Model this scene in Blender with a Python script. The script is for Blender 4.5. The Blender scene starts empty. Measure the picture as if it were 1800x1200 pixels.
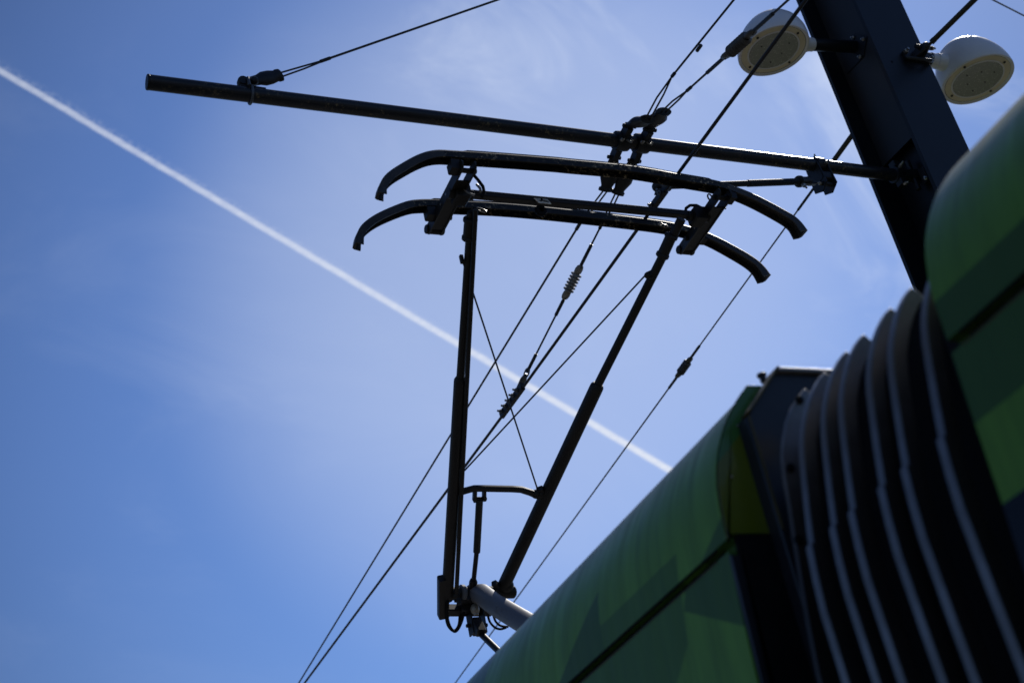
import bpy, bmesh, math, random
from mathutils import Vector, Matrix
random.seed(7)
sc = bpy.context.scene
col = sc.collection
V = Vector
CZ = 1.75                                   # eye height of the photographer
# ------------------------------------------------------------------ camera
PITCH, ROLL, HEAD = math.radians(30.649), math.radians(-12.751), math.radians(28.8095)
FW = V((math.sin(HEAD)*math.cos(PITCH), math.cos(HEAD)*math.cos(PITCH), math.sin(PITCH)))
R0 = V((math.cos(HEAD), -math.sin(HEAD), 0)); U0 = R0.cross(FW)
RT = R0*math.cos(ROLL)+U0*math.sin(ROLL); UP = -R0*math.sin(ROLL)+U0*math.cos(ROLL)
CAM = V((0, 0, CZ))
cd = bpy.data.cameras.new('camera'); cam = bpy.data.objects.new('camera', cd); col.objects.link(cam)
m = Matrix((RT, UP, -FW)).transposed().to_4x4(); m.translation = CAM
cam.matrix_world = m
cd.sensor_width = 36; cd.lens = 50; cd.clip_start = .05; cd.clip_end = 30000
cd.dof.use_dof = True; cd.dof.focus_distance = 7.0; cd.dof.aperture_fstop = 2.8; cd.dof.aperture_blades = 9
sc.camera = cam
def on(x, y, ax, v):
    """survey helper: the point of a world plane (x, y or height) seen along a measured direction"""
    d = FW*2500+RT*(x-900)-UP*(y-600)
    return CAM+d*((v-CAM[ax])/d[ax])
# ------------------------------------------------------------------ mesh helpers
def frame(d):
    d = d.normalized(); a = V((0, 0, 1)) if abs(d.z) < .9 else V((1, 0, 0))
    s = d.cross(a).normalized(); return s, s.cross(d).normalized(), d      # side, up, along
def sweep(bm, pts, prof, up=None, close=True, cap=True, scales=None):
    pts = [V(p) for p in pts]; n = len(prof); rings = []
    pu = None
    for i, p in enumerate(pts):
        if i == 0: d = pts[1]-p
        elif i == len(pts)-1: d = p-pts[i-1]
        else: d = (pts[i+1]-p).normalized()+(p-pts[i-1]).normalized()
        d.normalize()
        u = V(up) if up is not None else (pu if pu is not None else frame(d)[1])
        s = d.cross(u)
        if s.length < 1e-4: s = frame(d)[0]
        s.normalize(); u = s.cross(d).normalized(); pu = u
        k = scales[i] if scales else 1
        rings.append([bm.verts.new(p+s*(a*k)+u*(b*k)) for a, b in prof])
    for r, q in zip(rings, rings[1:]):
        for j in range(n if close else n-1):
            bm.faces.new((r[j], r[(j+1) % n], q[(j+1) % n], q[j]))
    if cap and close:
        bm.faces.new(rings[0][::-1]); bm.faces.new(rings[-1])
    return rings
def circ(r, n=16, ry=None):
    ry = r if ry is None else ry
    return [(r*math.cos(2*math.pi*i/n), ry*math.sin(2*math.pi*i/n)) for i in range(n)]
def tube(bm, pts, r, n=16, scales=None, up=None, ry=None): sweep(bm, pts, circ(r, n, ry), scales=scales, up=up)
def cyl(bm, a, b, r, n=16, ch=.15):
    a, b = V(a), V(b); L = (b-a).length; c = min(r*ch, L*.2); d = (b-a).normalized()
    tube(bm, [a, a+d*c, b-d*c, b], r, n, [1-c/r, 1, 1, 1-c/r])
def rectp(w, h, c=.12):
    k = min(w, h)*c; w /= 2; h /= 2
    return [(w-k, -h), (w, -h+k), (w, h-k), (w-k, h), (-w+k, h), (-w, h-k), (-w, -h+k), (-w+k, -h)]
def bar(bm, a, b, w, h, up=(0, 0, 1), c=.12): sweep(bm, [a, b], rectp(w, h, c), up=up)
def box(bm, c, s, bev=.1):
    c = V(c); bar(bm, c-V((0, s[1]/2, 0)), c+V((0, s[1]/2, 0)), s[0], s[2], c=bev)
def lathe(bm, prof, o=(0, 0, 0), n=48, ax=(0, 0, 1)):
    s, u, d = frame(V(ax)); o = V(o); rings = []
    for r, z in prof:
        if r < 1e-5: rings.append([bm.verts.new(o+d*z)])
        else: rings.append([bm.verts.new(o+d*z+s*(r*math.cos(2*math.pi*i/n))+u*(r*math.sin(2*math.pi*i/n))) for i in range(n)])
    for a, b in zip(rings, rings[1:]):
        for j in range(n):
            k = (j+1) % n
            if len(a) == 1 and len(b) == 1: continue
            if len(a) == 1: bm.faces.new((a[0], b[k], b[j]))
            elif len(b) == 1: bm.faces.new((a[j], a[k], b[0]))
            else: bm.faces.new((a[j], a[k], b[k], b[j]))
def prism(bm, poly, vec):
    vec = V(vec); a = [bm.verts.new(V(p)) for p in poly]; b = [bm.verts.new(V(p)+vec) for p in poly]
    n = len(a); bm.faces.new(a[::-1]); bm.faces.new(b)
    for i in range(n): bm.faces.new((a[i], a[(i+1) % n], b[(i+1) % n], b[i]))
def bolt(bm, p, d, r=.011, h=.012):
    p = V(p); d = V(d).normalized()
    tube(bm, [p-d*.004, p+d*h*.8, p+d*h], r, 6, [1, 1, .8]); tube(bm, [p+d*h, p+d*h*2], r*.5, 8)
def sphere(bm, p, r, sc_=(1, 1, 1)):
    bmesh.ops.create_icosphere(bm, subdivisions=3, radius=r, matrix=Matrix.Translation(V(p)) @ Matrix.Diagonal((*sc_, 1)))
def clusters(bm):
    """connected pieces of a mesh, pieces that touch counted as one"""
    seen = set(); comps = []
    for v in bm.verts:
        if v in seen: continue
        st_, c_ = [v], []; seen.add(v)
        while st_:
            a_ = st_.pop(); c_.append(a_)
            for e_ in a_.link_edges:
                b_ = e_.other_vert(a_)
                if b_ not in seen: seen.add(b_); st_.append(b_)
        lo = [min(q.co[i] for q in c_)-.0015 for i in range(3)]; hi = [max(q.co[i] for q in c_)+.0015 for i in range(3)]
        comps.append([c_, lo, hi])
    go = True
    while go:
        go = False
        for i in range(len(comps)):
            for j in range(i+1, len(comps)):
                a_, b_ = comps[i], comps[j]
                if all(a_[1][k] <= b_[2][k] and b_[1][k] <= a_[2][k] for k in range(3)):
                    comps[i] = [a_[0]+b_[0], [min(p, q) for p, q in zip(a_[1], b_[1])], [max(p, q) for p, q in zip(a_[2], b_[2])]]
                    comps.pop(j); go = True; break
            if go: break
    return [c_[0] for c_ in comps]
def obj(name, bm, mat, parent=None, ang=35, bevel=0, label=None, keep=False):
    cl_ = [] if keep or len(bm.verts) > 6000 else clusters(bm)
    if len(cl_) > 1:
        bm.verts.index_update(); ids = [[v.index for v in c_] for c_ in cl_]; tmp = bpy.data.meshes.new('tmp'); bm.to_mesh(tmp); bm.free(); first = None
        for idl in ids:
            s_ = set(idl); b2 = bmesh.new(); b2.from_mesh(tmp); b2.verts.ensure_lookup_table()
            bmesh.ops.delete(b2, geom=[v for v in b2.verts if v.index not in s_], context='VERTS')
            o_ = obj(name, b2, mat, parent, ang, bevel, label, True); first = first or o_
        bpy.data.meshes.remove(tmp); return first
    bmesh.ops.recalc_face_normals(bm, faces=bm.faces)
    if parent is not None:
        w = V((0, 0, 0)); q = parent
        while q is not None: w += q.location; q = q.parent
        bmesh.ops.translate(bm, verts=bm.verts, vec=-w)
    me = bpy.data.meshes.new(name); bm.to_mesh(me); bm.free()
    for p in me.polygons: p.use_smooth = True
    me.set_sharp_from_angle(angle=math.radians(ang))
    for mm in (mat if isinstance(mat, list) else [mat]): me.materials.append(mm)
    o = bpy.data.objects.new(name, me); col.objects.link(o); o.parent = parent
    if bevel:
        b = o.modifiers.new('bevel', 'BEVEL'); b.width = bevel; b.segments = 2; b.limit_method = 'ANGLE'
    if label: o['label'] = label
    return o
def tag(o, label, cat, group=None):
    o['label'] = label; o['category'] = cat
    if group: o['group'] = group
    return o
def thing(name, label, cat, loc, group=None):
    o = bpy.data.objects.new(name, None); col.objects.link(o); o.location = loc; o.empty_display_size = .1
    return tag(o, label, cat, group)
def children(o): return [c for c in list(bpy.data.objects) if c.parent == o]
def copy_tree(o, parent=None):
    c = o.copy(); col.objects.link(c); c.parent = parent
    for ch in children(o): copy_tree(ch, c)
    return c
B = bmesh.new
# ------------------------------------------------------------------ materials
class N:
    def __init__(s, name):
        s.m = bpy.data.materials.new(name); s.m.use_nodes = True; s.t = s.m.node_tree; s.b = s.t.nodes['Principled BSDF']
        s.tc = s.t.nodes.new('ShaderNodeTexCoord')
    def n(s, k, **kw):
        q = s.t.nodes.new(k)
        for a, v in kw.items(): setattr(q, a, v)
        return q
    def l(s, a, b): s.t.links.new(a, b)
    def math(s, op, a, b=None, c=None):
        q = s.n('ShaderNodeMath', operation=op)
        for i, v in enumerate((a, b, c)):
            if v is None: continue
            if isinstance(v, (int, float)): q.inputs[i].default_value = v
            else: s.l(v, q.inputs[i])
        return q.outputs[0]
    def noise(s, scale, detail=4, rough=.55, vec=None, stretch=None, dist=0):
        v = vec or s.tc.outputs['Object']
        if stretch:
            mp = s.n('ShaderNodeMapping'); mp.inputs['Scale'].default_value = stretch; s.l(v, mp.inputs[0]); v = mp.outputs[0]
        q = s.n('ShaderNodeTexNoise'); q.inputs['Scale'].default_value = scale; q.inputs['Detail'].default_value = detail
        q.inputs['Roughness'].default_value = rough; q.inputs['Distortion'].default_value = dist
        s.l(v, q.inputs['Vector']); return q.outputs['Fac']
    def ramp(s, f, stops):
        q = s.n('ShaderNodeValToRGB'); e = q.color_ramp.elements
        while len(e) < len(stops): e.new(.5)
        for el, (p, c) in zip(e, stops):
            el.position = p; el.color = (*c, 1) if isinstance(c, tuple) else (c, c, c, 1)
        s.l(f, q.inputs[0]); return q.outputs[0]
    def mix(s, f, a, b, blend='MIX'):
        q = s.n('ShaderNodeMix', data_type='RGBA', blend_type=blend)
        for i, v in ((0, f), (6, a), (7, b)):
            if isinstance(v, (int, float)): q.inputs[i].default_value = v if i == 0 else (v, v, v, 1)
            elif isinstance(v, tuple): q.inputs[i].default_value = (*v, 1)
            else: s.l(v, q.inputs[i])
        return q.outputs[2]
    def set(s, **kw):
        for k, v in kw.items():
            i = s.b.inputs[k.replace('_', ' ')]
            if isinstance(v, (int, float)): i.default_value = v
            elif isinstance(v, tuple): i.default_value = (*v, 1)
            else: s.l(v, i)
        return s
    def bump(s, f, st=.2, d=.002):
        q = s.n('ShaderNodeBump'); q.inputs['Strength'].default_value = st; q.inputs['Distance'].default_value = d
        s.l(f, q.inputs['Height']); s.l(q.outputs[0], s.b.inputs['Normal']); return s
def metal(name, c, rough=.45, metallic=0., var=.5, scale=9, grime=None, spec=.5, st=None, bump=.15):
    x = N(name); n = x.noise(scale, 6, .65, stretch=st)
    k = tuple(a*(1-var) for a in c); h = tuple(a*(1+var) for a in c)
    base = x.ramp(n, [(.3, k), (.7, h)])
    if grime:
        g = x.noise(50, 8, .75); mk = x.ramp(g, [(.54, 0.), (.64, 1.)])
        g2 = x.noise(5, 3); mk2 = x.ramp(g2, [(.44, 0.), (.58, 1.)])
        base = x.mix(x.math('MULTIPLY', mk, mk2), base, grime)
    x.set(Base_Color=base, Metallic=metallic, Roughness=x.math('MULTIPLY_ADD', n, .25, rough-.12), Specular_IOR_Level=spec)
    x.bump(x.noise(60, 5, .7), bump, .001)
    return x.m
M = {}
M['pole'] = metal('dark_navy_paint', (.0052, .0066, .0092), .42, var=.35, scale=2.5, spec=.34)
M['panto'] = metal('dark_steel', (.0125, .0110, .0095), .5, var=.45, scale=7, spec=.35)
M['carbon'] = metal('grimy_carbon_steel', (.0125, .0110, .0090), .55, var=.4, scale=6, grime=(.70, .56, .34), spec=.35)
M['horn'] = metal('worn_horn_metal', (.034, .030, .025), .5, .1, var=.6, scale=14, grime=(.07, .06, .045), st=(1, 3, 1))
M['grey'] = metal('grey_painted_steel', (.125, .127, .135), .5, var=.14, scale=4)
M['grey2'] = metal('grey_zinc_fitting', (.11, .12, .135), .42, .5, var=.3, scale=20)
M['tube'] = metal('black_coated_tube', (.011, .012, .016), .36, .05, var=.4, scale=5, grime=(.20, .155, .08), spec=.45, st=(.4, 2, 2), bump=0)
M['matte'] = metal('matte_black_tube', (.009, .009, .010), .62, var=.3, scale=8, spec=.2, bump=0)
M['insd'] = metal('dark_glazed_insulator', (.060, .056, .050), .4, var=.4, scale=25)
M['web'] = metal('dark_web_paint', (.0105, .0110, .0115), .45, var=.25, scale=2.5)
M['fit'] = metal('cast_iron_fitting', (.016, .017, .020), .45, .3, var=.5, scale=25, spec=.5)
M['bright'] = metal('bright_bolt_steel', (.42, .40, .36), .3, .8, var=.3, scale=30)
M['cable'] = metal('stranded_steel_cable', (.034, .031, .028), .55, .2, var=.2, scale=4, bump=0)
M['contact'] = metal('oxidised_copper_wire', (.018, .016, .015), .5, .3, var=.2, scale=4, bump=0)
M['ins'] = metal('grey_glazed_insulator', (.23, .22, .20), .4, var=.4, scale=25)
M['rubber'] = metal('black_rubber', (.006, .006, .007), .75, var=.4, scale=12, spec=.15, bump=.4)
M['rod'] = metal('bronze_turnbuckle_rod', (.05, .042, .032), .4, .6, var=.35, scale=14)
# lamp head paint and diffuser
x = N('white_lamp_paint'); n = x.noise(3, 5, .6)
x.set(Base_Color=x.ramp(n, [(.3, (.70, .68, .67)), (.7, (.80, .78, .77))]), Roughness=.42, Coat_Weight=.25, Coat_Roughness=.3); M['lampw'] = x.m
x = N('cream_lamp_glass'); n = x.noise(7, 5, .6)
x.set(Base_Color=x.ramp(n, [(.3, (.68, .57, .38)), (.7, (.78, .67, .47))]), Roughness=.3, Specular_IOR_Level=.3); M['cream'] = x.m
x = N('led_panel'); v = x.n('ShaderNodeTexVoronoi'); v.inputs['Scale'].default_value = 62; v.inputs['Randomness'].default_value = .25
x.l(x.tc.outputs['Object'], v.inputs['Vector'])
x.set(Base_Color=x.ramp(v.outputs['Distance'], [(.16, (.75, .72, .60)), (.30, (.33, .33, .27))]), Roughness=.35, Specular_IOR_Level=.3); M['led'] = x.m
x = N('white_plate_paint'); x.set(Base_Color=x.ramp(x.noise(60, 4), [(.35, (.35, .34, .30)), (.6, (.80, .78, .72))]), Roughness=.5); M['plate'] = x.m
# tram paint with its angular pattern of greens: convex areas given as (y, height) corners
LG, DG = (.150, .345, .048), (.060, .148, .030)
def tram_paint(name, polys, shades, ztop, base_=LG):
    x = N(name); sp = x.n('ShaderNodeSeparateXYZ'); x.l(x.tc.outputs['Object'], sp.inputs[0]); Y, Z = sp.outputs[1], sp.outputs[2]
    colr = base_
    for poly, s in zip(polys, shades):
        pts = [(a, b+CZ) for a, b in poly]; area = sum(p[0]*q[1]-q[0]*p[1] for p, q in zip(pts, pts[1:]+pts[:1]))
        if area < 0: pts = pts[::-1]
        mk = None
        for p, q in zip(pts, pts[1:]+pts[:1]):
            ex, ey = q[0]-p[0], q[1]-p[1]; L = math.hypot(ex, ey)
            a, b = -ey/L, ex/L; c = -(a*p[0]+b*p[1])
            g = x.math('GREATER_THAN', x.math('ADD', x.math('MULTIPLY_ADD', Y, a, c), x.math('MULTIPLY', Z, b)), 0.)
            mk = g if mk is None else x.math('MULTIPLY', mk, g)
        colr = x.mix(mk, colr, s)
    fine = x.noise(3, 8, .7, stretch=(1, 9, .8)); streak = x.noise(4.5, 7, .62, stretch=(1, 7, .35), dist=.4)
    dirt = x.ramp(streak, [(.38, 0.), (.72, .60)])
    up = x.math('MULTIPLY', x.math('SUBTRACT', Z, CZ+1.10), 2.6); up = x.n('ShaderNodeClamp').outputs[0] if False else x.math('MINIMUM', x.math('MAXIMUM', up, .12), 1.)
    base = x.mix(x.math('MULTIPLY', dirt, up), colr, (.085, .120, .085))
    base = x.mix(x.ramp(fine, [(.35, .0), (.7, .5)]), base, tuple(.6*a for a in DG))
    base = x.mix(x.math('GREATER_THAN', Z, CZ+ztop), base, (.09, .09, .092))
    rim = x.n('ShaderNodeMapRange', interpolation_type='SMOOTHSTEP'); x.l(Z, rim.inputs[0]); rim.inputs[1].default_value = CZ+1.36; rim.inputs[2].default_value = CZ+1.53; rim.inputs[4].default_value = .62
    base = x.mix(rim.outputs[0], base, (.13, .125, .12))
    x.set(Base_Color=base, Roughness=x.ramp(streak, [(.3, .30), (.75, .50)]), Specular_IOR_Level=.20, Coat_Weight=.04, Coat_Roughness=.2)
    x.bump(x.noise(5, 3, .5), .06, .004)
    return x.m
MG = (.082, .200, .034)
far_polys = [[(3.004, 1.305), (3.005, 1.0), (3.56, 1.0), (3.36, 1.10)], [(3.006, 1.183), (2.588, 1.187), (2.61, 1.09), (3.006, 1.09)],
             [(3.047, 1.46), (3.24, 1.43), (3.004, 1.305), (3.005, 1.183)], [(2.35, 1.19), (2.507, 1.115), (2.35, 1.09)],
             [(2.574, 1.11), (2.602, 1.051), (2.377, .922), (2.354, 1.11)],
             [(2.60, 1.11), (2.613, .924), (2.71, .90), (2.9, .75), (3.7, .75), (3.7, 1.11)],
             [(3.9, 1.5), (4.6, 1.2), (4.3, .9), (3.8, 1.0)], [(5.2, .8), (6.4, 1.3), (5.6, 1.7)], [(7, 1.1), (8, 1.6), (8.5, .9)]]
near_polys = [[(-3, 1.09), (1.7, 1.09), (1.7, 1.201), (1.338, 1.2), (-3, 1.17)], [(-3, .97), (1.3, .949), (1.7, .955), (1.7, 1.09), (-3, 1.09)],
              [(.2, 1.5), (.9, 1.25), (.5, 1.15)], [(-.6, 1.7), (0, 1.3), (-.8, 1.2)]]
M['far'] = tram_paint('green_tram_paint_rear', far_polys, [DG, MG, MG, DG, DG, MG, DG, MG, DG], 1.508)
M['near'] = tram_paint('green_tram_paint_front', near_polys, [(.044, .105, .020), (.046, .112, .022), DG, MG], 1.612, (.125, .285, .036))
x = N('green_end_face_paint'); sp = x.n('ShaderNodeSeparateXYZ'); x.l(x.tc.outputs['Object'], sp.inputs[0])
mk = x.math('LESS_THAN', x.math('SUBTRACT', sp.outputs[2], x.math('MULTIPLY', sp.outputs[0], .9)), CZ+1.325+.9*1.20)
x.set(Base_Color=x.mix(mk, (.060, .175, .030), (.125, .155, .005)), Roughness=.35, Coat_Weight=.3); M['endface'] = x.m
x = N('dark_tinted_glass'); x.set(Base_Color=(.010, .012, .018), Roughness=.22, Specular_IOR_Level=.22); M['glass'] = x.m
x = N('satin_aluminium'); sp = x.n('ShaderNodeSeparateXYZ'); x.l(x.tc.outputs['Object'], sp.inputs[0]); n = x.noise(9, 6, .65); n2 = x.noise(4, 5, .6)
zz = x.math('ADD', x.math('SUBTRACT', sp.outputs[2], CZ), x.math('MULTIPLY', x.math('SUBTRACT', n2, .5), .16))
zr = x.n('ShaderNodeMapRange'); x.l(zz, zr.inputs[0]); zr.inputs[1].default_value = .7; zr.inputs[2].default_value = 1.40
gr = x.ramp(zr.outputs[0], [(0, (.19, .21, .24)), (.45, (.18, .195, .22)), (.66, (.13, .115, .10)), (.82, (.17, .155, .145)), (.97, (.30, .32, .35))])  # tones by height: blue-grey and pale tips paint in the sky's reflection
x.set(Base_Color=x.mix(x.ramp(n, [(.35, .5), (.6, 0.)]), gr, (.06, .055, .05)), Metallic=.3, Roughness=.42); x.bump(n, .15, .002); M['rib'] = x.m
x = N('soiled_shaded_aluminium'); sp = x.n('ShaderNodeSeparateXYZ'); x.l(x.tc.outputs['Object'], sp.inputs[0]); n = x.noise(9, 6, .65); n2 = x.noise(3, 5, .6, stretch=(1, 1, .4))
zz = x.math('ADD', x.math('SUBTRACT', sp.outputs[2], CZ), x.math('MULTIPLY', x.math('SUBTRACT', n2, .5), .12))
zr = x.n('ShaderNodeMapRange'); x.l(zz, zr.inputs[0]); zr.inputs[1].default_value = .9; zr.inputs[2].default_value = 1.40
gr = x.ramp(zr.outputs[0], [(0, (.030, .027, .025)), (.30, (.055, .048, .043)), (.62, (.15, .134, .12)), (.95, (.25, .26, .28))])  # soiling mixed with painted shading: dark below, grey-lit and bluish at the tips
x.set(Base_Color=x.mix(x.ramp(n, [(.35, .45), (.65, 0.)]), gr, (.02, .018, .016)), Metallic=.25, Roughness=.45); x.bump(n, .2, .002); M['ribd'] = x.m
M['endplate'] = metal('black_frame_paint', (.016, .018, .024), .38, var=.4, scale=6)
M['gold'] = metal('brass_edge', (.06, .045, .008), .5, var=.4)
# ------------------------------------------------------------------ setting: ground, sky, contrail
x = N('worn_asphalt'); n = x.noise(1.2, 8, .6); n2 = x.noise(220, 2)
x.set(Base_Color=x.mix(x.ramp(n2, [(.4, 0.), (.6, .35)]), x.ramp(n, [(.3, (.036, .036, .038)), (.7, (.055, .054, .052))]), (.085, .08, .075)), Roughness=.9); x.bump(n2, .3, .004)
bm = B(); bmesh.ops.create_grid(bm, x_segments=1, y_segments=1, size=6000)
o = obj('ground', bm, x.m); o['kind'] = 'structure'
x = N('pale_concrete'); n = x.noise(2, 8, .65)
x.set(Base_Color=x.ramp(n, [(.3, (.13, .125, .115)), (.7, (.18, .175, .165))]), Roughness=.85); x.bump(x.noise(90, 4), .3, .003)
bm = B(); box(bm, (-1.3, 6, .06), (3.6, 60, .12), .03); o = obj('platform', bm, x.m); o['kind'] = 'structure'
for cx in (2.35, 3.59):
    bm = B(); box(bm, (cx, 10, .003), (.07, 90, .012), .1); o = obj('track_rail', bm, M['rod']); o['kind'] = 'structure'

W = bpy.data.worlds.new('World'); sc.world = W; W.use_nodes = True; t = W.node_tree; t.nodes.clear()
SUN = V((.57, .32, .757)).normalized()
sky = t.nodes.new('ShaderNodeTexSky'); sky.sky_type = 'NISHITA'; sky.sun_disc = False
sky.sun_elevation = math.asin(SUN.z); sky.sun_rotation = math.atan2(SUN.x, SUN.y); sky.air_density = 1.0; sky.dust_density = .35; sky.ozone_density = 2.2
tc = t.nodes.new('ShaderNodeTexCoord')
def wn(scale, st, rot, detail, rough, dist, lo, hi, top):
    mp = t.nodes.new('ShaderNodeMapping'); mp.inputs['Scale'].default_value = st; mp.inputs['Rotation'].default_value = rot
    t.links.new(tc.outputs['Generated'], mp.inputs[0])
    q = t.nodes.new('ShaderNodeTexNoise'); q.inputs['Scale'].default_value = scale; q.inputs['Detail'].default_value = detail
    q.inputs['Roughness'].default_value = rough; q.inputs['Distortion'].default_value = dist; t.links.new(mp.outputs[0], q.inputs['Vector'])
    r = t.nodes.new('ShaderNodeMapRange'); r.interpolation_type = 'SMOOTHSTEP'
    r.inputs['From Min'].default_value = lo; r.inputs['From Max'].default_value = hi; r.inputs['To Max'].default_value = top
    t.links.new(q.outputs['Fac'], r.inputs['Value']); return r.outputs[0]
def wmath(op, a, b):
    q = t.nodes.new('ShaderNodeMath'); q.operation = op
    for i, v in enumerate((a, b)):
        if isinstance(v, (int, float)): q.inputs[i].default_value = v
        else: t.links.new(v, q.inputs[i])
    return q.outputs[0]
def around(c, lo, hi):                       # how near the view direction lies to c (a patch of sky)
    q = t.nodes.new('ShaderNodeVectorMath'); q.operation = 'DOT_PRODUCT'; t.links.new(tc.outputs['Generated'], q.inputs[0]); q.inputs[1].default_value = V(c).normalized()
    r = t.nodes.new('ShaderNodeMapRange'); r.interpolation_type = 'SMOOTHSTEP'; r.inputs['From Min'].default_value = math.cos(math.radians(hi)); r.inputs['From Max'].default_value = math.cos(math.radians(lo))
    t.links.new(q.outputs['Value'], r.inputs['Value']); return r.outputs[0]
def dirof(x, y): return (FW*2500+RT*(x-900)-UP*(y-600)).normalized()
soft = wn(2.4, (1, 1, 1.6), (.3, .2, .5), 5, .5, .3, .35, .75, .30)
wisp = wn(4.6, (1, 2.6, 1.5), (.2, .5, .9), 9, .60, .7, .46, .80, .42)
reg = wmath('MAXIMUM', around(dirof(1530, 430), 0, 6), around(dirof(1000, 60), 1, 9))
reg = wmath('MAXIMUM', reg, wmath('MULTIPLY', around(dirof(1680, 130), 0, 9), 1.5))
low = wmath('MULTIPLY', around(dirof(330, 820), 0, 7), .12)
fac = wmath('ADD', wmath('MULTIPLY', wisp, wmath('ADD', reg, wmath('ADD', low, .09))), wmath('MULTIPLY', soft, wmath('ADD', wmath('MULTIPLY', reg, .5), .06)))
mx = t.nodes.new('ShaderNodeMix'); mx.data_type = 'RGBA'; mx.inputs[7].default_value = (8.0, 8.75, 10.25, 1)
tint = t.nodes.new('ShaderNodeMix'); tint.data_type = 'RGBA'; tint.blend_type = 'MULTIPLY'; tint.inputs[0].default_value = 1; tint.inputs[7].default_value = (.61, .77, 1.08, 1)
t.links.new(sky.outputs[0], tint.inputs[6])
vignette = t.nodes.new('ShaderNodeVectorMath'); vignette.operation = 'SCALE'; t.links.new(tint.outputs[2], vignette.inputs[0])
t.links.new(wmath('ADD', wmath('MULTIPLY', around(dirof(930, 560), 8, 30), .50), .60), vignette.inputs['Scale'])  # sky tone falls off around the view centre, imitating lens vignetting
t.links.new(vignette.outputs[0], mx.inputs[6])
vignette_haze = wmath('MULTIPLY', around(dirof(950, 520), 0, 16.8), .32)  # pale central patch: haze plus painted lens vignetting
t.links.new(wmath('ADD', fac, vignette_haze), mx.inputs[0])
bg = t.nodes.new('ShaderNodeBackground'); bg.inputs[1].default_value = .10; t.links.new(mx.outputs[2], bg.inputs[0])
wo = t.nodes.new('ShaderNodeOutputWorld'); t.links.new(bg.outputs[0], wo.inputs[0])
sd = bpy.data.lights.new('sun', 'SUN'); sd.energy = 3.6; sd.angle = math.radians(.53); sd.color = (1, .95, .88)
so = bpy.data.objects.new('sun', sd); col.objects.link(so); so.rotation_euler = SUN.to_track_quat('Z', 'Y').to_euler(); so.location = SUN*60

# contrail: a ribbon of ice cloud two kilometres up
a, b = on(0, 120, 2, 2000), on(1180, 825, 2, 2000); d = (b-a)/60; pts = [a+d*i for i in range(-25, 150)]
bm = B(); side = d.cross(V((0, 0, 1))).normalized(); uvl = bm.loops.layers.uv.new('UVMap'); prev = None; L = 0
for i, p in enumerate(pts):
    w = 33
    ring = [bm.verts.new(p-side*w), bm.verts.new(p), bm.verts.new(p+side*w)]
    if prev:
        for j in (0, 1):
            f = bm.faces.new((prev[j], prev[j+1], ring[j+1], ring[j]))
            for lp, uv in zip(f.loops, ((j/2, i-1), ((j+1)/2, i-1), ((j+1)/2, i), (j/2, i))): lp[uvl].uv = (uv[0], uv[1]/174)
    prev = ring
x = N('ice_crystal_trail'); x.t.nodes.remove(x.b)
uv = x.n('ShaderNodeUVMap'); sp = x.n('ShaderNodeSeparateXYZ'); x.l(uv.outputs[0], sp.inputs[0])
ns = x.noise(.012, 6, .6); ns2 = x.noise(.045, 6, .65); ns3 = x.noise(.09, 5, .65)
age = sp.outputs[1]; u_ = x.math('ADD', sp.outputs[0], x.math('MULTIPLY', x.math('SUBTRACT', ns, .5), .10))
off = x.math('SUBTRACT', u_, .42); hw = x.math('MULTIPLY_ADD', age, .36, .085)
core = x.n('ShaderNodeMapRange', interpolation_type='SMOOTHSTEP'); x.l(x.math('DIVIDE', x.math('ABSOLUTE', off), hw), core.inputs[0])
for k_, v_ in ((1, 1.25), (2, .35), (3, 0), (4, 1)): core.inputs[k_].default_value = v_
fe = x.n('ShaderNodeMapRange', interpolation_type='SMOOTHSTEP'); x.l(off, fe.inputs[0])
for k_, v_ in ((1, .46), (2, .0), (3, 0), (4, 1)): fe.inputs[k_].default_value = v_
pos = x.math('GREATER_THAN', off, 0.); fn = x.ramp(ns3, [(.42, 0.), (.66, 1.)])
feather = x.math('MULTIPLY', x.math('MULTIPLY', fe.outputs[0], pos), x.math('MULTIPLY', fn, .42))
fade = x.n('ShaderNodeMapRange'); x.l(age, fade.inputs[0])
for k_, v_ in ((1, .12), (2, .48), (3, .50), (4, 1.0)): fade.inputs[k_].default_value = v_
dens = x.math('MULTIPLY', x.math('MAXIMUM', x.math('MULTIPLY', core.outputs[0], x.math('MULTIPLY_ADD', ns2, .9, .42)), feather), fade.outputs[0])
dens = x.math('MINIMUM', dens, .97)
em = x.n('ShaderNodeEmission'); em.inputs[0].default_value = (.84, .89, 1, 1); em.inputs[1].default_value = .92  # emission glow takes the place of sunlight on the ice
tr = x.n('ShaderNodeBsdfTransparent'); ms = x.n('ShaderNodeMixShader'); x.l(dens, ms.inputs[0]); x.l(tr.outputs[0], ms.inputs[1]); x.l(em.outputs[0], ms.inputs[2])
x.l(ms.outputs[0], x.t.nodes['Material Output'].inputs[0])
tag(obj('contrail', bm, x.m), 'long white aircraft contrail running diagonally across the blue sky', 'contrail')

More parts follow.
